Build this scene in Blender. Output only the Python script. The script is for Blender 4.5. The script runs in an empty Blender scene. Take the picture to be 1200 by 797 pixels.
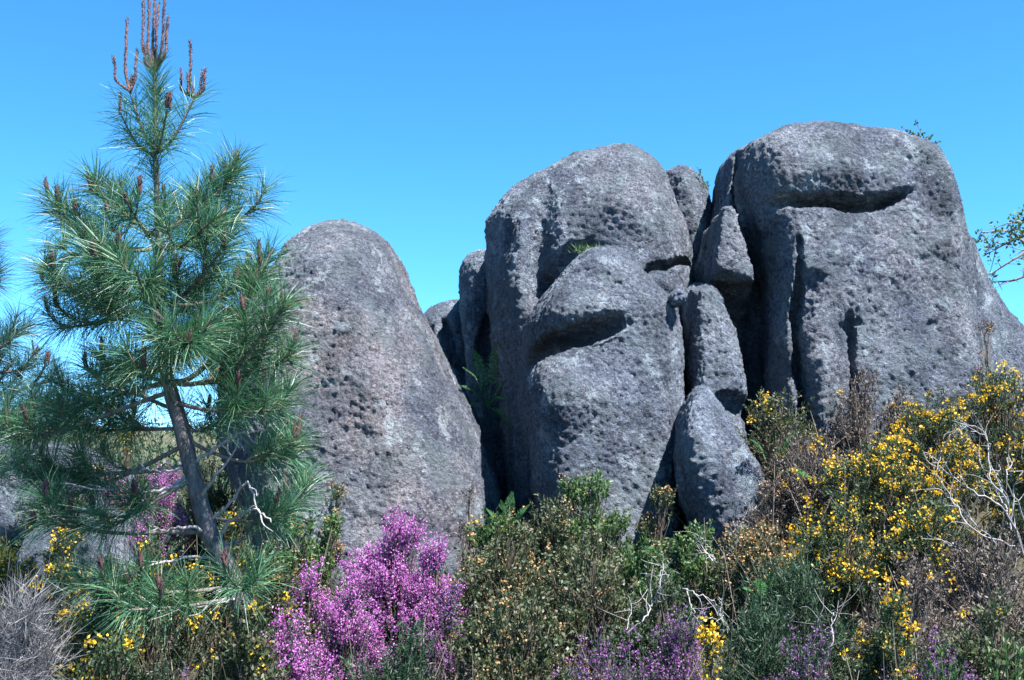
import bpy, math, random
import numpy as np
from mathutils import Vector
rad = math.radians
random.seed(7)
RNG = np.random.default_rng(11)
S = bpy.context.scene
COL = S.collection

# ------------------------------------------------------------------ camera
FPX, CX, CY, HOR = 1333.0, 600.0, 398.5, 560.0
CAM = np.array([0.0, 0.0, 1.55])
PITCH = math.atan((HOR - CY) / FPX)
cd = bpy.data.cameras.new('camera'); cam = bpy.data.objects.new('camera', cd); COL.objects.link(cam)
cam.location = CAM; cam.rotation_euler = (math.pi/2 + PITCH, 0, 0)
cd.sensor_width = 36; cd.lens = 36*FPX/1200; cd.clip_start = 0.05; cd.clip_end = 20000
S.camera = cam
FW = np.array([0, math.cos(PITCH), math.sin(PITCH)]); UP = np.array([0, -math.sin(PITCH), math.cos(PITCH)])

def P(px, py, Y):
    """point of the place that is seen at photograph pixel (px, py) at distance Y in front of the lens"""
    a, b = (px-CX)/FPX, (CY-py)/FPX
    d = np.array([a, FW[1]+b*UP[1], FW[2]+b*UP[2]])
    return CAM + d*(Y/d[1])

def to_px(x, y, z):
    rx, ry, rz = x-CAM[0], y-CAM[1], z-CAM[2]
    dep = ry*FW[1]+rz*FW[2]; u = ry*UP[1]+rz*UP[2]
    return CX+FPX*rx/dep, CY-FPX*u/dep

# ------------------------------------------------------------------ sky, sun, exposure
SUN_EL, SUN_AZ = rad(62), rad(127)          # azimuth clockwise from +Y (the view direction)
w = bpy.data.worlds.new('World'); S.world = w; w.use_nodes = True
nt = w.node_tree; nt.nodes.clear()
sky = nt.nodes.new('ShaderNodeTexSky'); sky.sky_type = 'NISHITA'; sky.sun_disc = False
sky.sun_elevation = SUN_EL; sky.sun_rotation = SUN_AZ
sky.altitude = 5000; sky.air_density = 0.9; sky.dust_density = 0.0; sky.ozone_density = 5.0
hs = nt.nodes.new('ShaderNodeHueSaturation'); hs.inputs['Saturation'].default_value = 1.19
hs.inputs['Hue'].default_value = 0.485
bg = nt.nodes.new('ShaderNodeBackground'); bg.inputs[1].default_value = 0.109
wo = nt.nodes.new('ShaderNodeOutputWorld')
nt.links.new(sky.outputs[0], hs.inputs['Color']); nt.links.new(hs.outputs[0], bg.inputs[0]); nt.links.new(bg.outputs[0], wo.inputs[0])
sl = bpy.data.lights.new('sun', 'SUN'); so = bpy.data.objects.new('sun', sl); COL.objects.link(so)
sl.energy = 5.0; sl.angle = rad(0.53); sl.color = (1.0, 0.97, 0.93)
sv = Vector((math.cos(SUN_EL)*math.sin(SUN_AZ), math.cos(SUN_EL)*math.cos(SUN_AZ), math.sin(SUN_EL)))
so.rotation_euler = sv.to_track_quat('Z', 'Y').to_euler(); so.location = (6, -3, 9)
S.view_settings.view_transform = 'Standard'; S.view_settings.look = 'None'
S.view_settings.exposure = 1.95; S.view_settings.gamma = 1.0
S.cycles.max_bounces = 4; S.cycles.diffuse_bounces = 2; S.cycles.transmission_bounces = 3; S.cycles.transparent_max_bounces = 4

# ------------------------------------------------------------------ numeric helpers
def ss(a, b, x):
    t = np.clip((x-a)/(b-a), 0, 1); return t*t*(3-2*t)

def hsh(i, j, k, s):
    h = (i.astype(np.int64)*374761393 + j.astype(np.int64)*668265263 + k.astype(np.int64)*2147483647 + s*1274126177) & 0xffffffff
    h = ((h ^ (h >> 13))*1274126177) & 0xffffffff
    h = ((h ^ (h >> 16))*2246822519) & 0xffffffff
    return ((h ^ (h >> 13)) & 0xffffff)/float(0x1000000)

def perlin(p, seed=0):
    i = np.floor(p).astype(np.int64); f = p-i
    u = f*f*f*(f*(f*6-15)+10)
    r = 0
    for dx in (0, 1):
        for dy in (0, 1):
            for dz in (0, 1):
                a, b, c = i[:, 0]+dx, i[:, 1]+dy, i[:, 2]+dz
                th = hsh(a, b, c, seed)*6.2832; cz = hsh(a, b, c, seed+77)*2-1; sz = np.sqrt(1-cz*cz)
                g = np.cos(th)*sz*(f[:, 0]-dx)+np.sin(th)*sz*(f[:, 1]-dy)+cz*(f[:, 2]-dz)
                wx = u[:, 0] if dx else 1-u[:, 0]; wy = u[:, 1] if dy else 1-u[:, 1]; wz = u[:, 2] if dz else 1-u[:, 2]
                r = r+g*wx*wy*wz
    return r*1.5

def worley(p, seed=0):
    i = np.floor(p).astype(np.int64); best = np.full(len(p), 9.0); idv = np.zeros(len(p))
    for dx in (-1, 0, 1):
        for dy in (-1, 0, 1):
            for dz in (-1, 0, 1):
                a, b, c = i[:, 0]+dx, i[:, 1]+dy, i[:, 2]+dz
                q = (a+hsh(a, b, c, seed)-p[:, 0])**2+(b+hsh(a, b, c, seed+1)-p[:, 1])**2+(c+hsh(a, b, c, seed+2)-p[:, 2])**2
                m = q < best
                best = np.where(m, q, best); idv = np.where(m, hsh(a, b, c, seed+3), idv)
    return np.sqrt(best), idv

def norm(v): return v/np.maximum(np.linalg.norm(v, axis=-1, keepdims=True), 1e-9)
def randdir(n):
    v = RNG.normal(size=(n, 3)); return norm(v)

def G(x, y):
    """height of the ground"""
    x = np.asarray(x, float); y = np.asarray(y, float)
    b = 0.1*np.clip(y-1, -3, 9)+0.08*np.clip(y-10, 0, 25)
    b = np.where(y > 35, 2.9-(np.clip(y-35, 0, 400)*0.06), b)
    b = b+0.72*ss(0.2, 2.3, x)*ss(3.8, 7.0, y)*(1-ss(20, 60, y))
    b = b+0.05*np.sin(x*1.7+y*0.6)*np.sin(y*1.3-x*0.4)+0.25*np.sin(x*0.21+1)*np.sin(y*0.17)*ss(9, 18, y)
    return b

# ------------------------------------------------------------------ materials
def mat(name):
    m = bpy.data.materials.new(name); m.use_nodes = True; t = m.node_tree; t.nodes.clear()
    return m, t, t.nodes, t.links
def ramp(N, stops):
    r = N.new('ShaderNodeValToRGB'); e = r.color_ramp.elements
    while len(e) < len(stops): e.new(0.5)
    for k, (p, c) in enumerate(stops):
        e[k].position = p; e[k].color = (*c, 1) if len(c) == 3 else c
    return r
def mixc(N, L, fac, a, b, mode='MIX'):
    m = N.new('ShaderNodeMix'); m.data_type = 'RGBA'; m.blend_type = mode
    for sock, v in ((m.inputs[0], fac), (m.inputs[6], a), (m.inputs[7], b)):
        if hasattr(v, 'links'): L.new(v, sock)
        else: sock.default_value = v if not isinstance(v, tuple) else (*v, 1)
    return m.outputs[2]
def noise(N, L, vec, scale, detail=4, rough=0.55):
    n = N.new('ShaderNodeTexNoise'); n.inputs['Scale'].default_value = scale
    n.inputs['Detail'].default_value = detail; n.inputs['Roughness'].default_value = rough
    if vec is not None: L.new(vec, n.inputs['Vector'])
    return n.outputs['Fac']

def rock_material(name, warm=0.5, tint=(1, 1, 1)):
    m, t, N, L = mat(name)
    tc = N.new('ShaderNodeTexCoord'); v = tc.outputs['Object']
    def C(c): return tuple(a*b*g for a, b, g in zip(c, tint, (0.80, 0.885, 0.985)))
    big = ramp(N, [(0.36, C((0.085, 0.095, 0.128))), (0.50, C((0.165, 0.178, 0.212))), (0.62, C((0.25, 0.262, 0.295)))])
    L.new(noise(N, L, v, 2.2, 6, 0.62), big.inputs[0])
    wr = ramp(N, [(0.47, (0, 0, 0)), (0.62, (1, 1, 1))]); L.new(noise(N, L, v, 1.1, 4, 0.6), wr.inputs[0])
    wm = N.new('ShaderNodeMath'); wm.operation = 'MULTIPLY'; wm.inputs[1].default_value = warm; L.new(wr.outputs[0], wm.inputs[0])
    c = mixc(N, L, wm.outputs[0], big.outputs[0], C((0.26, 0.215, 0.21)))
    # mineral grain
    gr = ramp(N, [(0.37, (0.30, 0.30, 0.35)), (0.5, (1, 1, 1)), (0.62, (2.0, 1.95, 1.95))]); L.new(noise(N, L, v, 36, 5, 0.8), gr.inputs[0])
    c = mixc(N, L, 0.85, c, gr.outputs[0], 'MULTIPLY')
    # crystals of pale feldspar
    vo = N.new('ShaderNodeTexVoronoi'); vo.inputs['Scale'].default_value = 34; L.new(v, vo.inputs['Vector'])
    vr = ramp(N, [(0.12, (1, 1, 1)), (0.24, (0, 0, 0))]); L.new(vo.outputs['Distance'], vr.inputs[0])
    vs = N.new('ShaderNodeSeparateColor'); L.new(vo.outputs['Color'], vs.inputs[0])
    vg = N.new('ShaderNodeMath'); vg.operation = 'GREATER_THAN'; vg.inputs[1].default_value = 0.72; L.new(vs.outputs[0], vg.inputs[0])
    vm = N.new('ShaderNodeMath'); vm.operation = 'MULTIPLY'; L.new(vr.outputs[0], vm.inputs[0]); L.new(vg.outputs[0], vm.inputs[1])
    c = mixc(N, L, vm.outputs[0], c, C((0.42, 0.41, 0.42)))
    # grey-green lichen film and pale lichen spots
    lf = ramp(N, [(0.48, (0, 0, 0)), (0.6, (0.6, 0.6, 0.6))]); L.new(noise(N, L, v, 3.4, 7, 0.7), lf.inputs[0])
    c = mixc(N, L, lf.outputs[0], c, C((0.20, 0.235, 0.245)))
    ls = ramp(N, [(0.56, (0, 0, 0)), (0.605, (0.9, 0.9, 0.9))]); L.new(noise(N, L, v, 5.5, 8, 0.74), ls.inputs[0])
    c = mixc(N, L, ls.outputs[0], c, C((0.40, 0.43, 0.45)))
    at = N.new('ShaderNodeAttribute'); at.attribute_name = 'flake'
    fr = ramp(N, [(0.25, (0, 0, 0)), (0.8, (0.85, 0.85, 0.85))]); L.new(at.outputs['Fac'], fr.inputs[0])
    c = mixc(N, L, fr.outputs[0], c, C((0.40, 0.36, 0.35)))
    dk = ramp(N, [(0.56, (0, 0, 0)), (0.64, (0.75, 0.75, 0.75))]); L.new(noise(N, L, v, 8.5, 10, 0.82), dk.inputs[0])
    c = mixc(N, L, dk.outputs[0], c, C((0.045, 0.045, 0.055)))
    ms = N.new('ShaderNodeMapping'); ms.inputs['Scale'].default_value = (4.5, 4.5, 0.5); L.new(v, ms.inputs[0])
    sr = ramp(N, [(0.36, (0.5, 0.52, 0.55)), (0.5, (1, 1, 1)), (0.66, (1.2, 1.2, 1.2))]); L.new(noise(N, L, ms.outputs[0], 1.0, 5, 0.6), sr.inputs[0])
    c = mixc(N, L, 0.75, c, sr.outputs[0], 'MULTIPLY')
    b = N.new('ShaderNodeBsdfPrincipled'); L.new(c, b.inputs['Base Color']); b.inputs['Roughness'].default_value = 0.82
    b.inputs['Specular IOR Level'].default_value = 0.3
    n1 = noise(N, L, v, 26, 6, 0.8); n2 = noise(N, L, v, 85, 3, 0.8)
    ad = N.new('ShaderNodeMath'); ad.operation = 'MULTIPLY_ADD'; L.new(n2, ad.inputs[0]); ad.inputs[1].default_value = 0.4; L.new(n1, ad.inputs[2])
    bp = N.new('ShaderNodeBump'); bp.inputs['Strength'].default_value = 1.0; bp.inputs['Distance'].default_value = 0.11
    v2 = N.new('ShaderNodeTexVoronoi'); v2.inputs['Scale'].default_value = 42; L.new(v, v2.inputs['Vector'])
    vk = N.new('ShaderNodeMath'); vk.operation = 'MULTIPLY_ADD'; L.new(v2.outputs['Distance'], vk.inputs[0]); vk.inputs[1].default_value = -0.22; L.new(ad.outputs[0], vk.inputs[2])
    L.new(vk.outputs[0], bp.inputs['Height']); L.new(bp.outputs[0], b.inputs['Normal'])
    o = N.new('ShaderNodeOutputMaterial'); L.new(b.outputs[0], o.inputs[0])
    return m

def leaf_material(name, stops, trans=0.3, rough=0.6, gloss=0.03, dim=0.58):
    """colour differs from leaf to leaf"""
    m, t, N, L = mat(name)
    g = N.new('ShaderNodeNewGeometry'); r = ramp(N, [(a, tuple(q*dim for q in c)) for a, c in stops]); L.new(g.outputs['Random Per Island'], r.inputs[0])
    d = N.new('ShaderNodeBsdfDiffuse'); L.new(r.outputs[0], d.inputs[0])
    tr = N.new('ShaderNodeBsdfTranslucent'); L.new(r.outputs[0], tr.inputs[0])
    mx = N.new('ShaderNodeMixShader'); mx.inputs[0].default_value = trans; L.new(d.outputs[0], mx.inputs[1]); L.new(tr.outputs[0], mx.inputs[2])
    gl = N.new('ShaderNodeBsdfGlossy'); gl.inputs['Roughness'].default_value = rough; gl.inputs[0].default_value = (0.9, 0.95, 1, 1)
    m2 = N.new('ShaderNodeMixShader'); m2.inputs[0].default_value = gloss; L.new(mx.outputs[0], m2.inputs[1]); L.new(gl.outputs[0], m2.inputs[2])
    o = N.new('ShaderNodeOutputMaterial'); L.new(m2.outputs[0], o.inputs[0])
    return m

def bark_material(name, c0, c1, scale=40, bump=0.6):
    m, t, N, L = mat(name)
    tc = N.new('ShaderNodeTexCoord'); mp = N.new('ShaderNodeMapping'); mp.inputs['Scale'].default_value = (1, 1, 0.35); L.new(tc.outputs['Object'], mp.inputs[0])
    n = noise(N, L, mp.outputs[0], scale, 6, 0.7)
    r = ramp(N, [(0.35, c0), (0.65, c1)]); L.new(n, r.inputs[0])
    b = N.new('ShaderNodeBsdfPrincipled'); L.new(r.outputs[0], b.inputs['Base Color']); b.inputs['Roughness'].default_value = 0.85
    bp = N.new('ShaderNodeBump'); bp.inputs['Strength'].default_value = bump; bp.inputs['Distance'].default_value = 0.01; L.new(n, bp.inputs['Height']); L.new(bp.outputs[0], b.inputs['Normal'])
    o = N.new('ShaderNodeOutputMaterial'); L.new(b.outputs[0], o.inputs[0])
    return m

M = {}
M['rock'] = rock_material('granite_boulder', 0.32)
M['rock_warm'] = rock_material('pinkish_granite', 0.75, (1.06, 1.0, 0.96))
M['rock_pale'] = rock_material('pale_granite', 0.35, (1.15, 1.16, 1.18))
M['needle'] = leaf_material('pine_needle', [(0, (0.016, 0.080, 0.040)), (0.5, (0.036, 0.150, 0.066)), (0.86, (0.085, 0.22, 0.085)), (0.95, (0.15, 0.23, 0.10)), (1, (0.24, 0.17, 0.09))], 0.3, 0.5, 0.05, dim=0.85)
M['needle_dark'] = leaf_material('dark_pine_needle', [(0, (0.012, 0.055, 0.042)), (0.6, (0.025, 0.095, 0.066)), (1, (0.045, 0.13, 0.085))], 0.25, 0.5, 0.04, dim=0.85)
M['candle'] = bark_material('pine_candle', (0.085, 0.036, 0.038), (0.26, 0.135, 0.135), 160, 1.0)
M['bark'] = bark_material('pine_bark', (0.035, 0.031, 0.034), (0.17, 0.155, 0.16), 38, 1.0)
M['twig_bark'] = bark_material('branch_bark', (0.07, 0.06, 0.053), (0.21, 0.18, 0.16), 60)
M['dead_wood'] = bark_material('bleached_wood', (0.15, 0.14, 0.14), (0.37, 0.355, 0.36), 70, 0.4)
M['stem'] = bark_material('shrub_stem', (0.05, 0.038, 0.028), (0.17, 0.13, 0.10), 60)
M['gorse_leaf'] = leaf_material('gorse_leaf', [(0, (0.025, 0.060, 0.022)), (0.5, (0.060, 0.125, 0.045)), (0.85, (0.11, 0.16, 0.065)), (1, (0.20, 0.15, 0.09))], 0.25)
M['mix_leaf'] = leaf_material('olive_brown_leaf', [(0, (0.04, 0.075, 0.025)), (0.5, (0.10, 0.15, 0.05)), (0.78, (0.17, 0.16, 0.08)), (1, (0.32, 0.25, 0.18))], 0.25)
M['fresh_leaf'] = leaf_material('fresh_green_leaf', [(0, (0.045, 0.12, 0.03)), (0.5, (0.10, 0.22, 0.055)), (1, (0.22, 0.32, 0.10))], 0.35)
M['dead_leaf'] = leaf_material('withered_leaf', [(0, (0.05, 0.038, 0.03)), (0.5, (0.16, 0.12, 0.10)), (1, (0.36, 0.30, 0.26))], 0.15)
M['grey_wisp'] = leaf_material('grey_dry_twiglet', [(0, (0.12, 0.115, 0.12)), (1, (0.40, 0.39, 0.41))], 0.1)
M['heath_leaf'] = leaf_material('heather_leaf', [(0, (0.025, 0.060, 0.03)), (0.6, (0.05, 0.105, 0.05)), (1, (0.10, 0.13, 0.085))], 0.2)
M['broom_leaf'] = leaf_material('dark_fine_leaf', [(0, (0.018, 0.055, 0.022)), (0.6, (0.042, 0.11, 0.042)), (0.9, (0.08, 0.14, 0.065)), (1, (0.17, 0.18, 0.13))], 0.2)
M['pink'] = leaf_material('heather_bell', [(0, (0.34, 0.075, 0.34)), (0.5, (0.55, 0.155, 0.50)), (1, (0.68, 0.36, 0.70))], 0.35, gloss=0.03, dim=0.95)
M['purple'] = leaf_material('purple_heather_bell', [(0, (0.20, 0.06, 0.23)), (0.5, (0.32, 0.11, 0.35)), (1, (0.46, 0.22, 0.50))], 0.35, gloss=0.03, dim=0.8)
M['yellow'] = leaf_material('yellow_petal', [(0, (0.62, 0.33, 0.012)), (0.5, (0.78, 0.50, 0.015)), (1, (0.85, 0.62, 0.05))], 0.3, gloss=0.03, dim=0.9)
M['orange'] = leaf_material('dry_orange_flower', [(0, (0.40, 0.20, 0.07)), (0.5, (0.58, 0.33, 0.14)), (1, (0.70, 0.46, 0.22))], 0.25, gloss=0.02, dim=0.9)
M['straw'] = leaf_material('dry_stalk', [(0, (0.06, 0.045, 0.03)), (0.6, (0.14, 0.11, 0.08)), (1, (0.32, 0.28, 0.23))], 0.1)
M['fern'] = leaf_material('fern_leaflet', [(0, (0.05, 0.17, 0.05)), (1, (0.13, 0.32, 0.10))], 0.4, dim=0.85)
M['grass'] = leaf_material('dry_ground_leaf', [(0, (0.03, 0.05, 0.02)), (0.5, (0.09, 0.085, 0.045)), (1, (0.20, 0.16, 0.11))], 0.2)

# ------------------------------------------------------------------ mesh helpers
def add_mesh(name, V, F, m, parent=None, smooth=False, loc=None):
    me = bpy.data.meshes.new(name)
    V = np.asarray(V, np.float32); F = np.asarray(F, np.int32)
    me.vertices.add(len(V)); me.vertices.foreach_set('co', V.ravel())
    k = F.shape[1]
    me.loops.add(F.size); me.loops.foreach_set('vertex_index', F.ravel())
    me.polygons.add(len(F)); me.polygons.foreach_set('loop_start', np.arange(len(F), dtype=np.int32)*k)
    me.polygons.foreach_set('use_smooth', np.full(len(F), smooth))
    me.update(calc_edges=True)
    me.materials.append(m)
    o = bpy.data.objects.new(name, me); COL.objects.link(o)
    if parent: o.parent = parent
    if loc is not None: o.location = loc
    return o
class MB:
    """collects quads (triangles repeat their last vertex as a fourth, distinct one)"""
    def __init__(s): s.v = []; s.f = []; s.n = 0
    def add(s, V, F):
        s.v.append(np.asarray(V, float).reshape(-1, 3)); s.f.append(np.asarray(F)+s.n); s.n += len(s.v[-1])
    def build(s, name, m, parent=None, smooth=False, origin=(0, 0, 0), stuff=False):
        if not s.v: return None
        o = add_mesh(name, np.vstack(s.v)-np.asarray(origin), np.vstack(s.f), m, parent, smooth)
        if stuff: o['kind'] = 'stuff'
        return o
def leaves(mb, p, d, l, wd):
    n = len(p); l = np.broadcast_to(l, (n,))[:, None]; wd = np.broadcast_to(wd, (n,))[:, None]
    s = norm(np.cross(d, randdir(n)))*wd
    V = np.stack([p, p+d*l*0.45+s, p+d*l, p+d*l*0.45-s], 1).reshape(-1, 3)
    mb.add(V, np.arange(4*n).reshape(-1, 4))
def needles(mb, p, d, l, wd, droop=0.12):
    n = len(p); l = np.broadcast_to(l, (n,))[:, None]
    s = norm(np.cross(d, randdir(n)))*wd
    mid = p+d*l*0.55; tip = p+d*l+np.array([0, 0, -1])*l*droop+randdir(n)*l*0.06
    V = np.stack([p-s, p+s, mid+s*0.9, mid-s*0.9, tip+s*0.25, tip-s*0.25], 1).reshape(-1, 3)
    i = np.arange(n)[:, None]*6
    mb.add(V, np.vstack([i+np.array([[0, 1, 2, 3]]), i+np.array([[3, 2, 4, 5]])]))
def bells(mb, p, d, l, wd):
    n = len(p); l = np.broadcast_to(l, (n,))[:, None]
    s = norm(np.cross(d, randdir(n))); q = np.cross(d, s)
    mid = p+d*l*0.55
    V = np.stack([p, mid+s*wd, mid+q*wd, mid-s*wd, mid-q*wd, p+d*l], 1).reshape(-1, 3)
    i = np.arange(n)[:, None]*6
    mb.add(V, np.vstack([i+np.array([[0, 1, 5, 2]]), i+np.array([[0, 3, 5, 4]])]))
def tubes(mb, pts, r, sides=4):
    """pts (N, n, 3), r (N, n)"""
    pts = np.asarray(pts, float); Nn, n = pts.shape[:2]; r = np.broadcast_to(r, (Nn, n))
    t = norm(np.gradient(pts, axis=1)); ref = np.where(np.abs(t[:, :1, 2:3]) > 0.85, np.array([[[1., 0, 0]]]), np.array([[[0, 0, 1.]]]))
    a = norm(np.cross(t, np.broadcast_to(ref, t.shape))); b = np.cross(t, a)
    ang = np.arange(sides)*2*math.pi/sides
    V = pts[:, :, None]+(a[:, :, None]*np.cos(ang)[:, None]+b[:, :, None]*np.sin(ang)[:, None])*r[:, :, None, None]
    base = np.arange(Nn)[:, None, None]*n*sides+np.arange(n-1)[None, :, None]*sides
    k = np.arange(sides)[None, None, :]; k2 = (k+1) % sides
    F = np.stack([base+k, base+k2, base+sides+k2, base+sides+k], -1).reshape(-1, 4)
    mb.add(V.reshape(-1, 3), F)
def spline(pts, n):
    pts = np.asarray(pts, float); m = len(pts)
    q = np.vstack([2*pts[0]-pts[1], pts, 2*pts[-1]-pts[-2]])
    u = np.linspace(0, m-1, n); i = np.clip(u.astype(int), 0, m-2); t = (u-i)[:, None]
    p0, p1, p2, p3 = q[i], q[i+1], q[i+2], q[i+3]
    return 0.5*(2*p1+(p2-p0)*t+(2*p0-5*p1+4*p2-p3)*t*t+(3*p1-p0-3*p2+p3)*t**3)
def loopspline(pts, sub=4):
    p = np.asarray(pts, float); out = []
    p0, p2, p3 = np.roll(p, 1, 0), np.roll(p, -1, 0), np.roll(p, -2, 0)
    for k in range(sub):
        t = k/sub
        out.append(0.5*(2*p+(p2-p0)*t+(2*p0-5*p+4*p2-p3)*t*t+(3*p-p0-3*p2+p3)*t**3))
    return np.stack(out, 1).reshape(-1, 2)
def tag(o, label=None, cat=None, group=None, kind=None):
    if label: o['label'] = label
    if cat: o['category'] = cat
    if group: o['group'] = group
    if kind: o['kind'] = kind
    return o
def thing(name, loc, label, cat, group=None):
    o = bpy.data.objects.new(name, None); o.empty_display_size = 0.1; COL.objects.link(o); o.location = loc
    return tag(o, label, cat, group)

# ------------------------------------------------------------------ ground
def build_ground():
    rr = np.concatenate([np.linspace(0.3, 14, 110), np.geomspace(14.4, 9000, 90)])
    na = 220; an = np.linspace(0, 2*math.pi, na, endpoint=False)
    X = rr[:, None]*np.sin(an); Y = rr[:, None]*np.cos(an); Z = G(X, Y)
    p = np.stack([X, Y, Z], -1).reshape(-1, 3)
    p[:, 2] += perlin(p*np.array([3, 3, 0])+5.3, 3)*0.03*np.exp(-np.hypot(p[:, 0], p[:, 1])/60)
    i = np.arange(len(rr)-1)[:, None]*na; k = np.arange(na)[None, :]; k2 = (k+1) % na
    F = np.stack([i+k, i+na+k, i+na+k2, i+k2], -1).reshape(-1, 4)
    V = np.vstack([p, [[0, 0, float(G(0, 0))]]])
    cap = np.stack([np.arange(na), np.roll(np.arange(na), -1), np.full(na, len(V)-1), np.full(na, len(V)-1)], -1)
    m, t, N, L = mat('heath_soil'); tc = N.new('ShaderNodeTexCoord'); v = tc.outputs['Object']
    r = ramp(N, [(0.3, (0.045, 0.035, 0.025)), (0.5, (0.09, 0.085, 0.045)), (0.7, (0.07, 0.10, 0.045))]); L.new(noise(N, L, v, 1.3, 9, 0.7), r.inputs[0])
    b = N.new('ShaderNodeBsdfPrincipled'); L.new(r.outputs[0], b.inputs[0]); b.inputs['Roughness'].default_value = 0.95
    bp = N.new('ShaderNodeBump'); bp.inputs['Distance'].default_value = 0.06; L.new(noise(N, L, v, 14, 8, 0.75), bp.inputs['Height']); L.new(bp.outputs[0], b.inputs['Normal'])
    o = N.new('ShaderNodeOutputMaterial'); L.new(b.outputs[0], o.inputs[0])
    g = add_mesh('ground', V, F, m, smooth=True); g['kind'] = 'structure'
build_ground()

# ------------------------------------------------------------------ boulders
def surface_nets(f):
    sh = f.shape; neg = f < 0
    cs = [(0,0,0),(1,0,0),(0,1,0),(1,1,0),(0,0,1),(1,0,1),(0,1,1),(1,1,1)]
    sl_ = lambda a, c: a[c[0]:sh[0]-1+c[0], c[1]:sh[1]-1+c[1], c[2]:sh[2]-1+c[2]]
    cnt = np.zeros(tuple(s-1 for s in sh), np.int8)
    for c in cs: cnt += sl_(neg, c)
    mix = (cnt > 0) & (cnt < 8); ids = np.argwhere(mix); n = len(ids)
    idx = np.full(mix.shape, -1, np.int64); idx[mix] = np.arange(n)
    val = np.stack([sl_(f, c)[mix] for c in cs], 1)
    acc = np.zeros((n, 3)); num = np.zeros(n); csa = np.array(cs, float)
    for a in range(8):
        for b in range(a+1, 8):
            if np.abs(csa[a]-csa[b]).sum() != 1: continue
            m = (val[:, a] < 0) != (val[:, b] < 0)
            t = val[m, a]/(val[m, a]-val[m, b])
            acc[m] += csa[a]+t[:, None]*(csa[b]-csa[a]); num[m] += 1
    V = ids+acc/num[:, None]
    Fs = []
    for ax in range(3):
        u, v = (ax+1) % 3, (ax+2) % 3
        s0 = [slice(1, -1)]*3; s0[ax] = slice(0, sh[ax]-1); s1 = list(s0); s1[ax] = slice(1, sh[ax])
        A, B = neg[tuple(s0)], neg[tuple(s1)]
        for flip, m in ((False, A & ~B), (True, ~A & B)):
            q = np.argwhere(m)
            off = np.ones(3, int); off[ax] = 0; q = q+off
            def g(du, dv):
                e = q.copy(); e[:, u] += du; e[:, v] += dv; return idx[e[:, 0], e[:, 1], e[:, 2]]
            qd = np.stack([g(-1, -1), g(0, -1), g(0, 0), g(-1, 0)], 1)
            Fs.append(qd[:, ::-1] if flip else qd)
    return V, np.vstack(Fs)

def polysdf(X, Z, poly):
    d = np.full(X.shape, 1e9); ins = np.zeros(X.shape, bool)
    a = poly; b = np.roll(poly, -1, 0)
    for (ax, az), (bx, bz) in zip(a, b):
        ex, ez = bx-ax, bz-az; wx, wz = X-ax, Z-az
        t = np.clip((wx*ex+wz*ez)/max(ex*ex+ez*ez, 1e-12), 0, 1)
        d = np.minimum(d, (wx-ex*t)**2+(wz-ez*t)**2)
        if az != bz: ins ^= ((az > Z) != (bz > Z)) & (X < ax+(Z-az)*ex/ez)
    d = np.sqrt(d); return np.where(ins, -d, d)

def seg_dist(PX, PY, pts):
    """distance in pixels to a polyline, and the position along it, 0 to 1"""
    pts = spline(np.asarray(pts, float), 6*len(pts)); best = np.full(PX.shape, 1e9); pos = np.zeros(PX.shape); side = np.zeros(PX.shape)
    n = len(pts)-1
    for k in range(n):
        e = pts[k+1]-pts[k]; wx, wy = PX-pts[k, 0], PY-pts[k, 1]
        t = np.clip((wx*e[0]+wy*e[1])/(e@e), 0, 1); d = (wx-e[0]*t)**2+(wy-e[1]*t)**2
        m = d < best; best = np.where(m, d, best); pos = np.where(m, (k+t)/n, pos); side = np.where(m, np.sign(e[0]*wy-e[1]*wx), side)
    return np.sqrt(best), pos, side
def groove(pts, w0, w1, d0, d1, hard=2.0):
    def f(PX, PY):
        d, t, _ = seg_dist(PX, PY, pts); wv = w0+(w1-w0)*t
        return (d0+(d1-d0)*t)*(1-ss(0, 1, np.clip(d/wv, 0, 1)**hard))
    return f
def slot(pts, up, down, d0, d1):
    """undercut: soft overhanging brow above, crisp shelf below"""
    def f(PX, PY):
        d, t, s = seg_dist(PX, PY, pts); env = np.sin(np.clip(t, 0.0, 1)*math.pi)**0.5
        upm = (1-ss(0, 1, d/up))*(s < 0)+(1-ss(0.25, 1, d/down))*(s >= 0)
        return (d0+(d1-d0)*t)*upm*np.clip(env+0.15, 0, 1)
    return f
def bump(cx, cy, rx, ry, depth, ang=0):
    ca, sa = math.cos(rad(ang)), math.sin(rad(ang))
    def f(PX, PY):
        x, y = PX-cx, PY-cy; u = (x*ca+y*sa)/rx; v = (-x*sa+y*ca)/ry
        return -depth*(1-ss(0, 1, np.sqrt(u*u+v*v)))
    return f

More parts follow.
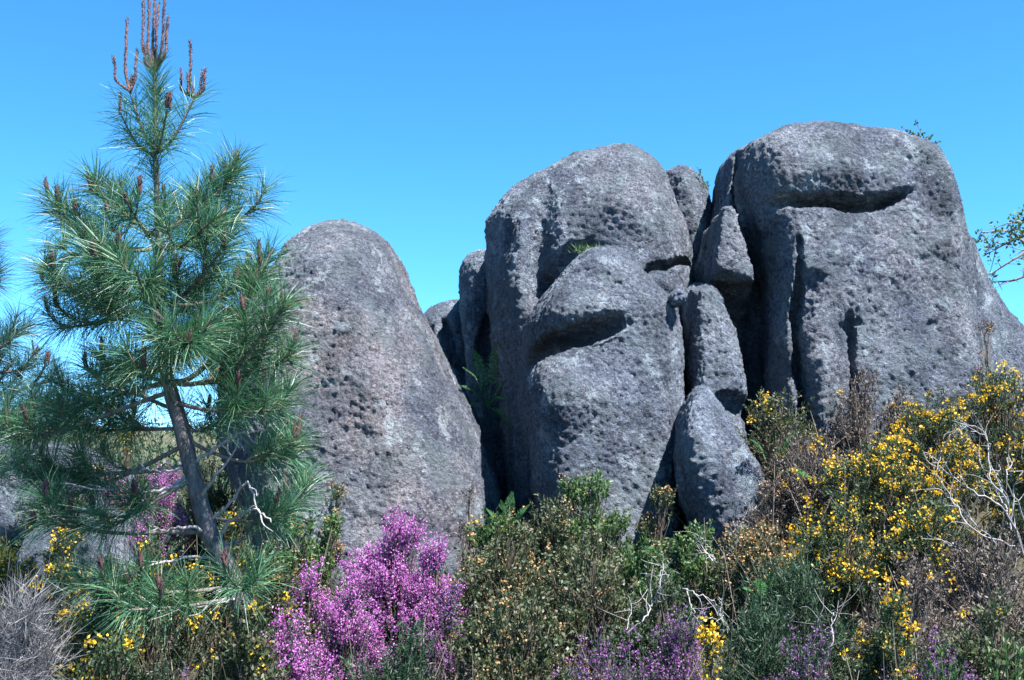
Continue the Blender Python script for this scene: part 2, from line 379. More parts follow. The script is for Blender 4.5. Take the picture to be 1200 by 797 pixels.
def rock(label, outline, Y, depth, rp, rF, rB=0.5, pw=2.2, lean=0.0, tilt=0.0, mods=(), skew=0.0, h=0.016, crust=1.0, crust_mask=None,
         m='rock', seed=0, name='boulder', lump=1.0, pits=None, cat='boulder', group=None):
    op = loopspline(outline, 4)
    W = np.array([P(x, y, Y) for x, y in op]); poly = W[:, [0, 2]]
    x0, x1 = poly[:, 0].min()-0.1, poly[:, 0].max()+0.1; z0, z1 = poly[:, 1].min()-0.1, poly[:, 1].max()+0.1
    gx = np.arange(x0, x1, h); gz = np.arange(z0, z1, h)
    X, Z = np.meshgrid(gx, gz, indexing='ij')
    d2 = polysdf(X, Z, poly)
    zc, xc = (z0+z1)/2, (x0+x1)/2
    sh = lean*(Z-zc)+tilt*(X-xc)
    PX, PY = to_px(X, Y-rF*0.85+sh, Z)
    for f in mods: sh = sh+f(PX, PY)
    lo = sh.min()-rF-0.08; hi = sh.max()+depth+rB+0.08
    gy = np.concatenate([np.arange(Y+lo, Y+0.12, h), np.arange(Y+0.12, Y+hi+3.5*h, 3.2*h)])
    u = (np.clip(d2+rp, 0, None)/rp)**pw
    ye = (gy[None, :, None]-Y-sh[:, None, :]).astype(np.float32)
    v = np.where(ye < 0, -ye/rF, np.clip(ye-depth, 0, None)/rB)
    f = ((u[:, None, :].astype(np.float32)+v**pw)**(1/pw)-1)*min(rp, rF)
    V, F = surface_nets(f.astype(np.float32))
    ix = np.arange(max(f.shape)); V = np.stack([gx[0]+V[:, 0]*h, np.interp(V[:, 1], ix[:len(gy)], gy), gz[0]+V[:, 2]*h], -1)
    # relief
    def vnorm():
        fn = np.cross(V[F[:, 2]]-V[F[:, 0]], V[F[:, 3]]-V[F[:, 1]]); vn = np.zeros_like(V)
        for k in range(4):
            for c in range(3): vn[:, c] += np.bincount(F[:, k], fn[:, c], len(V))
        return norm(vn)
    n = vnorm(); sd = seed*13+1; q = V+seed*3.17
    front = ss(0.45, -0.1, n[:, 1])            # the far side stays plain
    d = lump*(0.05*perlin(q*1.3, sd)+0.028*perlin(q*3.1, sd+1)+0.012*perlin(q*7, sd+2))
    cm = ss(-0.25, 0.45, perlin(q*2.3, sd+3))*0.65+0.35
    px, py = to_px(V[:, 0], V[:, 1], V[:, 2])
    if crust_mask is not None: cm = cm*crust_mask(px, py)
    cm = cm*crust*front
    f1, idv = worley(q*np.array([25, 25, 30]), sd+5); f2, id2 = worley(q*44, sd+9)
    knob = np.clip(0.55-f1, 0, 0.5)*ss(0.45, 0.9, idv)*1.5
    d += cm*(0.036*knob+0.026*np.clip(0.5-f2, 0, 1)*ss(0.4, 0.9, id2)*1.4)+front*0.0125*perlin(q*46, sd+12)+front*0.009*perlin(q*21, sd+13)
    if pits is not None:
        pm, amp = pits; pn = perlin(q*np.array([8, 8, 22]), sd+21)+0.9*perlin(q*np.array([24, 24, 40]), sd+22)
        d -= front*pm(px, py)*amp*np.clip(pn-0.12, 0, 0.6)
    pass
    flake = np.clip(cm*np.clip(knob*2.2+0.15, 0, 1)*ss(0.1, 0.5, perlin(q*9, sd+40)+0.35*cm), 0, 1)
    V = V+n*d[:, None]; V[:, 0] += skew*np.clip(V[:, 1]-Y, 0, None)        # the boulder stands at an angle: its depth runs aslant
    base = np.array([xc, Y+depth/2, max(z0, float(G(xc, Y))-0.15)])
    o = add_mesh(name, V-base, F, M[m], smooth=True, loc=base)
    a = o.data.attributes.new('flake', 'FLOAT', 'POINT'); a.data.foreach_set('value', flake.astype(np.float32))
    return tag(o, label, cat, group)

rock('large smooth dome boulder standing alone behind the pine and the bright pink heather',
     [(300,330),(322,287),(345,267),(375,257),(405,256),(432,264),(451,279),(462,300),(474,328),(491,365),(511,405),(531,445),(553,485),(570,525),(582,562),(586,600),(582,660),(570,740),(480,780),(380,780),(330,720),(305,640),(286,575),(266,530),(261,470),(264,410),(280,365)],
     8.1, 0.8, 0.72, 0.95, 0.7, 2.1, lean=0.22, tilt=-0.05, h=0.015, m='rock_warm', seed=1, crust=1.15,
     crust_mask=lambda x, y: 0.35+0.65*ss(470, 380, x+0.25*(y-400))*ss(280, 350, y)+0.3*ss(560, 640, y),
     pits=(lambda x, y: ss(470, 360, x)*ss(330, 420, y)*(.4+.6*np.exp(-((y-520)/55)**2)), 0.011), mods=[bump(440, 400, 80, 200, 0.10, -15), groove([(415,570),(440,575),(470,574)], 12, 9, 0.012, 0.008, 1.0)])
rock('huge rounded head boulder in the middle with a vertical crease on its left cheek',
     [(568,262),(571,300),(577,380),(585,450),(592,520),(600,600),(606,720),(680,760),(780,760),(806,700),(812,560),(812,420),(811,330),(812,282),(798,242),(785,211),(770,192),(752,176),(730,170),(705,172),(680,179),(650,190),(622,205),(600,218),(582,238)],
     8.6, 1.1, 0.62, 0.75, 0.8, 2.3, lean=0.16, tilt=0.02, seed=2, crust=1.15, h=0.016,
     crust_mask=lambda x, y: 0.3+0.7*np.maximum(ss(690, 600, x), ss(230, 190, y)*0.6),
     mods=[groove([(642,225),(636,265),(634,310),(640,345)], 16, 30, 0.04, 0.20, 1.0), groove([(652,330),(668,303),(690,292)], 24, 10, 0.18, 0.05, 1.3), bump(602, 330, 34, 130, 0.09), bump(730, 240, 90, 60, 0.08),
           groove([(742,330),(762,315),(782,311),(797,303),(816,300)], 4, 5, 0.10, 0.25, 2.5), lambda x, y: -0.05*ss(0, 6, y-(330-0.4*(x-742)))*ss(735, 750, x)*ss(360, 330, y)])
rock('rounded grey boulder tucked behind the right shoulder of the middle head boulder',
     [(770,215),(788,196),(806,199),(821,213),(832,234),(838,262),(834,300),(832,340),(830,440),(830,640),(770,640),(765,440),(765,300)],
     9.4, 0.7, 0.35, 0.4, 0.4, seed=3, crust=0.6, h=0.02)
rock('front block of grey rock with a dark mouth-like slot under its nose-shaped top',
     [(672,300),(690,287),(715,286),(738,294),(756,313),(775,336),(793,356),(798,400),(801,440),(800,500),(797,560),(794,640),(790,760),(700,780),(640,770),(632,640),(624,570),(617,520),(612,480),(612,452),(614,436),(619,422),(617,405),(618,380),(632,350),(652,324)],
     7.75, 0.7, 0.27, 0.56, 0.4, 2.3, lean=0.17, tilt=0.14, seed=5, crust=0.75, h=0.0135, lump=0.8,
     crust_mask=lambda x, y: 0.3+0.9*np.exp(-((x-700)/45)**2-((y-355)/38)**2)+0.3*ss(560, 640, y),
     mods=[slot([(560,440),(600,428),(640,411),(672,400),(702,389),(730,379)], 20, 10, 0.66, 0.16), bump(672, 362, 60, 46, 0.13, -12), bump(655, 462, 70, 60, 0.12), bump(640, 640, 30, 120, -0.1)])
rock('smooth upright grey pillar stone right of the thin crack beside the front block',
     [(801,350),(807,336),(824,330),(843,336),(854,354),(862,388),(869,418),(875,445),(876,470),(872,520),(868,640),(860,720),(806,720),(801,560),(800,470),(801,400)],
     8.0, 0.6, 0.13, 0.36, 0.3, 2.3, lean=0.12, tilt=0.38, seed=6, crust=0.45, h=0.0135, name='pillar_stone', cat='stone', mods=[groove([(850,470),(880,480)], 14, 16, 0.10, 0.2)])
rock('pointed leaning slab with flaking pale face at the foot of the pillar stone',
     [(795,515),(798,486),(808,466),(820,454),(832,456),(846,476),(866,515),(882,537),(895,558),(910,596),(930,650),(940,740),(845,740),(826,650),(809,595),(798,555)],
     7.1, 0.3, 0.2, 0.28, 0.25, 2.2, lean=0.25, tilt=0.6, seed=7, crust=2.0, h=0.012, name='leaning_slab', cat='stone', m='rock_pale',
     crust_mask=lambda x, y: 0.15+ss(500, 530, y)*ss(880, 850, x-0.25*(y-520)), mods=[bump(835, 560, 26, 80, 0.05, -18)])
rock('tall narrow standing slab against the sky in the gap left of the middle boulder',
     [(541,335),(545,311),(556,299),(568,295),(600,300),(615,400),(615,560),(600,680),(556,680),(547,560),(545,420)],
     10.2, 0.5, 0.25, 0.3, 0.3, seed=8, crust=0.8, h=0.02, name='standing_slab', cat='stone', mods=[groove([(585,365),(574,390),(572,420)], 14, 18, 0.15, 0.2)])
rock('low round boulder far back in the gap beside the large dome boulder',
     [(488,385),(500,366),(515,359),(533,357),(552,362),(562,385),(566,450),(566,640),(480,640),(480,450)],
     11.0, 0.6, 0.4, 0.5, 0.4, seed=9, crust=0.4, h=0.025, mods=[groove([(522,380),(530,410),(535,440)], 9, 12, 0.12, 0.15)])
rock('thin pale slab leaning in the dark crevice beside the fern',
     [(519,438),(524,432),(532,438),(541,455),(556,483),(572,515),(582,545),(585,600),(590,720),(575,720),(566,600),(548,520),(530,465)],
     8.95, 0.25, 0.07, 0.10, 0.1, seed=10, crust=0.5, h=0.014, name='crevice_slab', cat='stone', m='rock_pale')
rock('wedged grey slab hanging over the black cavity left of the right boulder',
     [(833,310),(837,280),(841,258),(847,244),(858,242),(867,252),(873,270),(880,298),(887,325),(889,345),(884,400),(882,500),(880,640),(840,640),(838,480),(836,380)],
     7.95, 0.5, 0.06, 0.12, 0.3, 3.0, lean=0.06, tilt=0.5, seed=11, crust=0.6, h=0.014, name='wedged_slab', cat='stone',
     mods=[lambda x, y: 0.75*ss(318, 352, y-0.35*(x-860))])
rock('narrow upper sliver of rock beside the top corner of the right boulder',
     [(850,240),(852,206),(857,186),(867,175),(884,171),(900,200),(895,260),(905,320),(918,360),(922,460),(922,640),(850,640),(850,400),(851,290)],
     8.85, 0.4, 0.14, 0.2, 0.25, seed=12, crust=0.5, h=0.016, name='rock_sliver', cat='stone', mods=[groove([(870,180),(866,230),(872,300)], 8, 10, 0.1, 0.15)])
rock('thin lower sliver of rock squeezed left of the wedged slab',
     [(833,330),(835,285),(839,240),(843,216),(849,207),(856,225),(858,300),(856,400),(852,640),(836,640),(834,420)],
     9.0, 0.3, 0.08, 0.14, 0.2, seed=13, crust=0.4, h=0.016, name='rock_sliver', cat='stone')
rock('giant square topped boulder on the right with a brow-like slot and leg-like grooves',
     [(865,188),(871,172),(885,161),(905,153),(940,149),(985,150),(1030,153),(1070,159),(1096,169),(1107,181),(1114,195),(1131,225),(1152,264),(1174,312),(1196,347),(1217,376),(1237,404),(1268,462),(1300,560),(1305,650),(1100,700),(950,700),(890,680),(886,560),(887,480),(892,440),(891,380),(887,330),(879,290),(868,250),(863,215)],
     8.4, 1.5, 0.27, 0.52, 0.9, 2.2, lean=0.12, tilt=0.17, skew=0.24, seed=14, crust=0.7, h=0.0155,
     crust_mask=lambda x, y: 0.45+0.5*ss(1090, 1000, x)*ss(250, 330, y)+0.4*np.exp(-((y-200)/30)**2),
     mods=[slot([(903,238),(940,242),(975,243),(1003,247),(1030,243),(1060,233)], 15, 6, 0.20, 0.28),
           bump(985, 205, 110, 40, 0.07), bump(1000, 330, 90, 90, 0.05),
           groove([(934,282),(936,320),(934,370),(939,430),(946,500),(950,560)], 3, 13, 0.03, 0.42, 2.0), groove([(950,330),(940,380)], 16, 12, 0.05, 0.05, 1.3),
           bump(914, 400, 20, 120, 0.05), bump(962, 440, 22, 80, 0.07),
           groove([(990,372),(993,400),(995,440),(996,480)], 6, 9, 0.05, 0.26, 2.0), groove([(982,384),(1000,379)], 9, 7, 0.04, 0.03, 1.0),
           lambda x, y: 0.55*ss(0, 90, x-(1098+0.12*(y-200))), groove([(1110,255),(1115,285)], 6, 6, 0.02, 0.02), groove([(1086,382),(1093,380)], 4, 4, 0.03, 0.02)])
rock('fist sized pale stone stuck at the top of the thin crack by the pillar',
     [(785,350),(788,343),(797,340),(803,343),(803,350),(796,357),(788,357)], 7.45, 0.05, 0.04, 0.05, 0.05, seed=15, crust=0.3, h=0.006, name='pale_stone', cat='stone', m='rock_pale', lump=0.3)
rock('flat pale rock ledge behind the left pine branches', 
     [(-60,540),(-20,522),(20,514),(50,521),(75,537),(98,553),(110,575),(110,640),(-60,640)], 8.2, 0.9, 0.22, 0.45, 0.5, seed=16, crust=0.4, h=0.025, name='rock_ledge', cat='stone', m='rock_pale',
     mods=[slot([(20,552),(55,556),(85,562),(110,575)], 10, 8, 0.3, 0.2)])
rock('low grey rock among yellow gorse below the pine branches',
     [(22,650),(34,622),(60,604),(92,594),(118,602),(132,625),(136,720),(10,720)], 7.6, 0.4, 0.16, 0.16, 0.3, seed=17, crust=0.5, h=0.02, cat='stone', name='low_rock', m='rock_pale')

# ------------------------------------------------------------------ shrubs and heather
KIND = {
 #           leaf mat      leaf l, w   n leaves/tip  sprig len  flower kind
 'gorse':   dict(leaf='gorse_leaf', l=0.017, w=0.0028, m=22, sl=0.085, up=0.55, stem='stem'),
 'mixed':   dict(leaf='mix_leaf', l=0.017, w=0.0042, m=18, sl=0.085, up=0.6, stem='stem'),
 'fresh':   dict(leaf='fresh_leaf', l=0.018, w=0.0048, m=18, sl=0.09, up=0.8, stem='stem'),
 'dead':    dict(leaf='dead_leaf', l=0.018, w=0.0026, m=16, sl=0.08, up=0.5, stem='twig_bark'),
 'heather': dict(leaf='heath_leaf', l=0.010, w=0.0016, m=16, sl=0.11, up=0.9, stem='stem'),
 'broom':   dict(leaf='broom_leaf', l=0.022, w=0.0017, m=24, sl=0.14, up=1.1, stem='stem'),
 'wisp':    dict(leaf='grey_wisp', l=0.075, w=0.0007, m=22, sl=0.16, up=0.4, stem='dead_wood'),
}
def shrub(name, label, cat, kind, cx, top, hw, Y, n=420, flowers=None, fd=0.3, group=None, dr=0.8, low=0.25, blobs=9, scale=1.0):
    K = KIND[kind]; n = int(n*1.15)
    c = P(cx, top, Y); gz = float(G(c[0], Y)); H = max(c[2]-gz, 0.2)*0.97; R = hw/FPX*Y
    base = np.array([c[0], Y, gz-0.03])
    t = thing(name, base, label, cat, group)
    # sub-clumps that make an uneven outline
    bl = []
    for k in range(blobs):
        a = 2.4*k+RNG.uniform(-.5, .5); rr = math.sqrt((k+0.3)/blobs)
        zz = (1-0.55*rr**2)*RNG.uniform(0.80, 1.0) if k else 0.97
        bl.append((R*0.78*rr*math.cos(a), R*dr*0.78*rr*math.sin(a), H*zz))
    bl = np.array(bl); br = R*RNG.uniform(0.30, 0.5, blobs)*(9/blobs)**0.35
    who = RNG.integers(0, blobs, n); dirs = randdir(n); rad_ = RNG.uniform(0.15, 1, n)**0.5
    depth = np.where(RNG.random(n) < 0.62, 0, RNG.uniform(0, 1-low, n))       # hanging lower down the stems
    T = bl[who]+dirs*(br[who]*rad_)[:, None]*np.array([1, dr, 0.8])
    T[:, 2] -= br[who]*0.7
    T[:, 2] -= depth*np.maximum(T[:, 2], 0)
    T[:, :2] *= (1-0.25*depth)[:, None]
    T[:, 2] = np.clip(T[:, 2], 0.03, None)
    d = norm(norm(T*np.array([1, 1, 0.25])+1e-4)*0.7+np.array([0, 0, K['up']])+randdir(n)*0.55)
    sl_ = K['sl']*scale*RNG.uniform(0.6, 1.25, n)
    # stems
    st = MB(); roots = np.stack([RNG.normal(0, .05*R+.01, blobs), RNG.normal(0, .05*R+.01, blobs), np.zeros(blobs)], -1)
    mids = roots*0.5+bl*0.5+RNG.normal(0, 0.05*R, (blobs, 3)); mids[:, 2] = bl[:, 2]*0.42
    tops = bl-np.array([0, 0, 1])*br[:, None]*0.6
    st_p = np.stack([spline([roots[k], mids[k], tops[k]], 6) for k in range(blobs)])
    tubes(st, st_p, np.linspace(0.009, 0.004, 6)[None]*scale, 5)
    frac = RNG.uniform(0.45, 1, n); i = np.clip((frac*5).astype(int), 0, 5)
    frm = st_p[who, i]; q0 = T-d*sl_[:, None]*0.3
    tubes(st, np.stack([frm, q0], 1), np.array([[0.0028, 0.0014]])*scale, 3)
    st.build('stems', M[K['stem']], t, True)['kind'] = 'stuff'
    # leaves
    lf = MB(); m = int(K['m']*.9); tt = RNG.uniform(0, 1, (n, m))
    p = T[:, None]+d[:, None]*(sl_[:, None]*tt)[..., None]+RNG.normal(0, .006, (n, m, 3))
    ld = norm(d[:, None]*0.8+RNG.normal(0, .62, (n, m, 3)))
    leaves(lf, p.reshape(-1, 3), ld.reshape(-1, 3), K['l']*1.1*scale*RNG.uniform(.45, 1.6, n*m), K['w']*1.25*scale*RNG.uniform(.6, 1.5, n*m))
    tubes(lf, np.stack([T-d*sl_[:, None]*.3, T+d*sl_[:, None]], 1), np.array([[0.0018, 0.0009]])*scale, 3)
    lf.build('foliage', M[K['leaf']], t, stuff=True)
    if flowers:
        fl = MB(); sel = np.where((RNG.random(n) < fd) & (depth < 0.55))[0]
        if flowers in ('pink', 'purple'):
            k = 32 if flowers == 'pink' else 20; tb = RNG.uniform(0.0, 1.08, (len(sel), k))
            pb = T[sel][:, None]+d[sel][:, None]*(sl_[sel][:, None]*tb)[..., None]+RNG.normal(0, .010, (len(sel), k, 3))
            db = norm(RNG.normal(0, .6, (len(sel), k, 3))+d[sel][:, None]*0.5)
            bells(fl, pb.reshape(-1, 3), db.reshape(-1, 3), 0.0115*RNG.uniform(.7, 1.3, len(sel)*k), 0.0038)
        else:
            k = 13 if flowers == 'yellow' else 11; s_ = 0.0135 if flowers == 'yellow' else 0.010; sel = sel[RNG.random(len(sel)) < .72]
            tip = T[sel]+d[sel]*(sl_[sel]*1.02)[:, None]
            spread = np.where(RNG.random(len(sel)) < .5, .010, .019)[:, None, None]
            pb = tip[:, None]+RNG.normal(0, 1, (len(sel), k, 3))*spread
            db = norm(RNG.normal(0, .6, (len(sel), k, 3))+np.array([0, 0, .7]))
            for _ in range(2):
                leaves(fl, pb.reshape(-1, 3), norm(db+RNG.normal(0, .35, db.shape)).reshape(-1, 3), s_*scale*RNG.uniform(.7, 1.35, len(sel)*k), s_*0.42*scale)
        fl.build('flowers', M[flowers], t, stuff=True)
    return t

# bright pink and purple heather
for lab, cx, top, hw, Y, n, mt, fd in [
    ('tallest and brightest pink heather bush in full bloom in front of the large dome boulder', 464, 602, 68, 5.7, 680, 'pink', .9),
    ('pink heather bush joined to the right side of the tallest heather', 508, 634, 30, 5.6, 200, 'pink', .8),
    ('bright pink heather shoulder just left of the tallest heather bush', 408, 682, 42, 5.3, 300, 'pink', .66),
    ('low pink heather spilling across the bottom edge right of the pine base', 330, 720, 64, 4.7, 400, 'pink', .6),
    ('small pink heather tuft poking up between the pine base and the tallest heather', 362, 655, 26, 5.6, 110, 'pink', .8),
    ('pale purple heather at the bottom edge under the broad brownish green shrub', 705, 738, 62, 4.4, 380, 'purple', .42),
    ('purple heather with denser bloom beside the white forked twig', 795, 722, 55, 4.6, 360, 'purple', .65),
    ('dim purple heather in the shade at the bottom right edge', 1085, 752, 70, 4.0, 300, 'purple', .3),
    ('shaded purple heather under the dark fine-leaved bush on the right', 945, 738, 48, 4.3, 200, 'purple', .35),
    ('distant pink heather seen past the left of the pine trunk', 192, 543, 34, 8.0, 240, 'pink', .7),
    ('distant pink heather at the end of the pale rock ledge', 132, 548, 26, 8.4, 160, 'pink', .5),
    ('few purple heather sprigs at the bottom edge under the pine', 195, 770, 50, 4.1, 150, 'purple', .3),
    ('purple heather sprigs showing between the pink heather and the olive shrub', 525, 690, 32, 5.2, 150, 'purple', .5)]:
    shrub('heather', lab, 'heather', 'heather', cx, top, hw, Y, n, mt, fd, 'heather bushes', low=.2, blobs=11)

# flowering and olive shrubs
for lab, kind, cx, top, hw, Y, n, fl, fd in [
    ('olive shrub with orange dry flowers right of the tallest pink heather', 'mixed', 590, 596, 86, 5.8, 900, 'orange', .13),
    ('bright green topped shrub against the base of the front block', 'fresh', 690, 546, 54, 6.9, 620, 'orange', .05),
    ('yellowish green shrub filling the gap below the black crevice', 'mixed', 640, 574, 60, 6.5, 640, 'orange', .06),
    ('broad brownish green shrub in the bottom middle with curled leaves', 'mixed', 690, 618, 84, 5.5, 620, 'orange', .05),
    ('low green shrub dotted with orange flower heads at the bottom middle', 'mixed', 600, 690, 80, 4.8, 620, 'orange', .12),
    ('thin brown green shrub rising between front block and leaning slab', 'mixed', 768, 566, 20, 6.8, 120, 'orange', .1),
    ('fresh green shrub under the dark hole beside the leaning slab', 'fresh', 812, 612, 40, 6.3, 320, None, 0),
    ('green leafy shrub right of the broad brownish green shrub', 'fresh', 752, 632, 44, 5.9, 360, None, 0),
    ('deep green shrub behind the forked white twig', 'gorse', 775, 668, 58, 5.2, 380, None, 0),
    ('shrub crowned with peach dry flower heads right of the leaning slab base', 'mixed', 888, 612, 52, 6.1, 420, 'orange', .55),
    ('thin withered shrub covering the foot of the leaning slab', 'dead', 893, 562, 36, 6.8, 240, 'orange', .04),
    ('brown green shrub with a few yellow blooms at the foot of the black cavity', 'mixed', 912, 450, 58, 7.5, 560, 'yellow', .05),
    ('withered dark brown bush under the leg-like grooves', 'dead', 1006, 428, 44, 7.5, 560, 'yellow', .01),
    ('grey brown half dead shrub left of the yellow gorse slope', 'dead', 950, 500, 66, 6.9, 640, 'yellow', .04),
    ('yellow gorse in full bloom at the left of the right slope', 'gorse', 1024, 505, 76, 6.3, 700, 'yellow', .34),
    ('yellow gorse at the upper middle of the right slope below the giant boulder', 'gorse', 1090, 456, 66, 6.9, 660, 'yellow', .32),
    ('tallest yellow gorse at the right edge in front of the giant boulder', 'gorse', 1166, 422, 56, 7.2, 560, 'yellow', .26),
    ('yellow gorse cut by the right edge behind the bleached branch', 'gorse', 1208, 492, 52, 6.2, 380, 'yellow', .18),
    ('lower yellow gorse with peach buds above the dark fine-leaved bush', 'gorse', 985, 588, 64, 5.8, 520, 'yellow', .28),
    ('gorse with scattered yellow flowers under the bleached branch', 'gorse', 1090, 575, 66, 5.7, 480, 'yellow', .16),
    ('dry dark shrub below the bleached branch at the right edge', 'dead', 1160, 610, 74, 5.2, 560, 'yellow', .02),
    ('half dry shrub in the middle of the right foreground', 'dead', 1062, 640, 64, 5.0, 480, 'yellow', .03),
    ('dark foreground gorse with one patch of yellow flowers at bottom right', 'gorse', 1040, 694, 46, 4.5, 380, 'yellow', .22),
    ('dark shaded shrub in the bottom right corner', 'mixed', 1150, 690, 78, 4.4, 520, None, 0),
    ('dark fine-leaved green bush in the right foreground', 'broom', 925, 652, 66, 5.0, 560, None, 0),
    ('fine-leaved green bush at the bottom edge below the small fern', 'broom', 890, 712, 58, 4.5, 420, None, 0),
    ('slim sprig bearing a column of yellow flowers at the bottom edge', 'gorse', 832, 742, 10, 4.2, 40, 'yellow', .8),
    ('dark green fine bush at the bottom edge below the tallest heather', 'broom', 468, 742, 66, 4.6, 420, None, 0),
    ('yellow flowering gorse at the left edge beside the grey wispy bush', 'gorse', 18, 640, 52, 5.0, 420, 'yellow', .25),
    ('yellow dotted gorse over the low grey rock on the left', 'gorse', 72, 612, 38, 6.2, 300, 'yellow', .28),
    ('gorse with yellow blooms behind the bare lower pine branches', 'gorse', 180, 612, 56, 6.0, 420, 'yellow', .12),
    ('yellow flowered gorse right behind the bend of the pine trunk', 'gorse', 268, 590, 46, 6.3, 380, 'yellow', .12),
    ('green shrub with orange tops at the left foot of the large dome boulder', 'fresh', 340, 594, 42, 6.4, 320, 'orange', .16),
    ('leafy dark shrub between the pine base and the pink heather', 'mixed', 318, 660, 46, 5.5, 360, 'yellow', .03),
    ('dark gorse with yellow dots beneath the lowest pine tufts', 'gorse', 120, 672, 64, 4.7, 480, 'yellow', .12),
    ('shaded dark gorse along the bottom left edge', 'gorse', 120, 738, 80, 4.1, 420, 'yellow', .05),
    ('shrub hiding the foot of the pine trunk', 'mixed', 286, 704, 46, 4.5, 460, 'yellow', .05),
    ('tall gorse with a yellow tip standing against the hill left of the pine trunk', 'gorse', 146, 500, 14, 8.6, 90, 'yellow', .5),
    ('yellow gorse at the mouth of the dark hollow under the rock ledge', 'gorse', 104, 545, 28, 7.6, 220, 'yellow', .3),
    ('grey green shrub on the hill seen through the pine', 'broom', 232, 515, 44, 11.0, 260, None, 0),
    ('grey green bush standing on the hill just left behind the pine trunk', 'broom', 160, 512, 56, 9.3, 420, None, 0),
    ('small tuft with orange dry tip growing up the left face of the large dome boulder', 'mixed', 392, 560, 13, 7.0, 60, 'orange', .6),
    ('green shrub leaning on the large dome boulder under the orange tipped tuft', 'fresh', 383, 600, 30, 6.9, 180, 'orange', .05),
    ('yellow topped green shrub in front of the black crevice', 'fresh', 578, 598, 38, 6.5, 280, 'yellow', .06),
    ('dry thin twig bush before the lower right of the large dome boulder', 'dead', 548, 566, 10, 6.7, 40, 'yellow', .04),
    ('small bush sprouting on the right flank of the giant boulder', 'dead', 1150, 366, 12, 7.6, 60, 'orange', .1),
    ('brown dry shrub in front of the dark hollow at the base of the giant boulder', 'dead', 1052, 448, 34, 7.4, 380, 'yellow', .03),
    ('dark shrub on the rise seen left of the pine trunk above the rock ledge', 'broom', 118, 520, 56, 8.9, 420, None, 0),
    ('dark bushy shrub seen between the pine trunk and the large dome boulder', 'gorse', 252, 528, 44, 8.4, 420, 'yellow', .02),
    ('dark shrub behind the low grey rock at the left edge', 'gorse', 40, 560, 60, 7.9, 480, 'yellow', .08),
    ('brown shrub at the right edge behind the tallest gorse', 'dead', 1200, 440, 34, 7.6, 240, None, 0)]:
    nm = {'gorse': 'gorse_bush', 'mixed': 'heath_shrub', 'fresh': 'green_shrub', 'dead': 'dry_shrub', 'broom': 'fine_leaved_bush'}[kind]
    shrub(nm, lab, {'gorse': 'gorse', 'mixed': 'shrub', 'fresh': 'shrub', 'dead': 'dry shrub', 'broom': 'bush'}[kind], kind, cx, top, hw, Y, n, fl, fd, nm.replace('_', ' ')+' on the heath', blobs=max(3, min(11, n//45)))
shrub('wispy_bush', 'grey wispy dead bush of hair-like twigs in the bottom left corner', 'dead bush', 'wisp', 14, 700, 54, 3.9, 640, blobs=9, low=0.15)

# low ground cover between the bushes
def ground_cover():
    n = 52000; x = RNG.uniform(-6.5, 7, n); y = RNG.uniform(2.6, 10.5, n)
    k = np.abs(x) < 0.95*y+0.5; x, y = x[k], y[k]
    p = np.stack([x, y, G(x, y)-0.01], -1); d = norm(randdir(len(p))*0.6+np.array([0, 0, .75]))
    mb = MB(); leaves(mb, p, d, RNG.uniform(.05, .22, len(p)), RNG.uniform(.003, .008, len(p)))
    mb.build('ground_cover', M['grass'], stuff=True)['label'] = 'low dry grass and leaf litter between the heath bushes'
ground_cover()
def dry_stalks():
    n = 1300; x = RNG.uniform(-3.2, 3.6, n); y = RNG.uniform(3.6, 7.6, n); k = np.abs(x) < 0.52*y; x, y = x[k], y[k]; n = len(x)
    a = np.stack([x, y, G(x, y)], -1); d = norm(randdir(n)*.45+np.array([0, 0, 1])); h_ = RNG.uniform(.3, .78, n)[:, None]
    b = a+d*h_*.6; c = b+norm(d+randdir(n)*.5)*h_*.4; mb = MB(); tubes(mb, np.stack([a, b, c], 1), np.array([[.0022, .0017, .0009]]), 3)
    mb.build('dry_grass', M['straw'], stuff=True)['label'] = 'thin dry stalks tangled through the heath bushes'
dry_stalks()
def hill_heath():
    n = 4200; a = RNG.uniform(-.75, .75, n); y = RNG.uniform(10.5, 42, n)**1.0; x = a*y
    c = np.stack([x, y, G(x, y)], -1); r = RNG.uniform(.18, .5, n); k = 15
    p = c[:, None]+randdir(n*k).reshape(n, k, 3)*r[:, None, None]*np.array([1, 1, .75]); p[..., 2] = np.maximum(p[..., 2], c[:, None, 2])
    d = norm(RNG.normal(0, .6, (n, k, 3))+np.array([0, 0, .7])); mb = MB()
    leaves(mb, p.reshape(-1, 3), d.reshape(-1, 3), RNG.uniform(.06, .2, n*k), RNG.uniform(.012, .03, n*k))
    mb.build('heath', M['broom_leaf'], stuff=True)['label'] = 'low green heath covering the hill behind the boulders'
hill_heath()

# ------------------------------------------------------------------ pines
def make_bud_mesh():
    mb = MB(); z = np.linspace(0, 1, 7); r = np.array([.10, .16, .15, .15, .13, .10, .02])
    tubes(mb, np.stack([z*0, z*0, z], -1)[None], r[None], 6)
    a = RNG.uniform(0, 6.28, 30); zz = RNG.uniform(.1, .95, 30)
    leaves(mb, np.stack([np.cos(a)*.13, np.sin(a)*.13, zz], -1), norm(np.stack([np.cos(a), np.sin(a), np.full(30, 1.4)], -1)), 0.16, 0.05)
    o = mb.build('bud', M['candle'], smooth=True); me = o.data; bpy.data.objects.remove(o); return me
BUD = make_bud_mesh()
def place_bud(parent, p, d, length, width, name='bud'):
    o = bpy.data.objects.new(name, BUD); COL.objects.link(o); o.parent = parent
    o.location = p; o.rotation_mode = 'QUATERNION'; o.rotation_quaternion = Vector(d).to_track_quat('Z', 'Y')
    o.scale = (width/.15, width/.15, length); return o
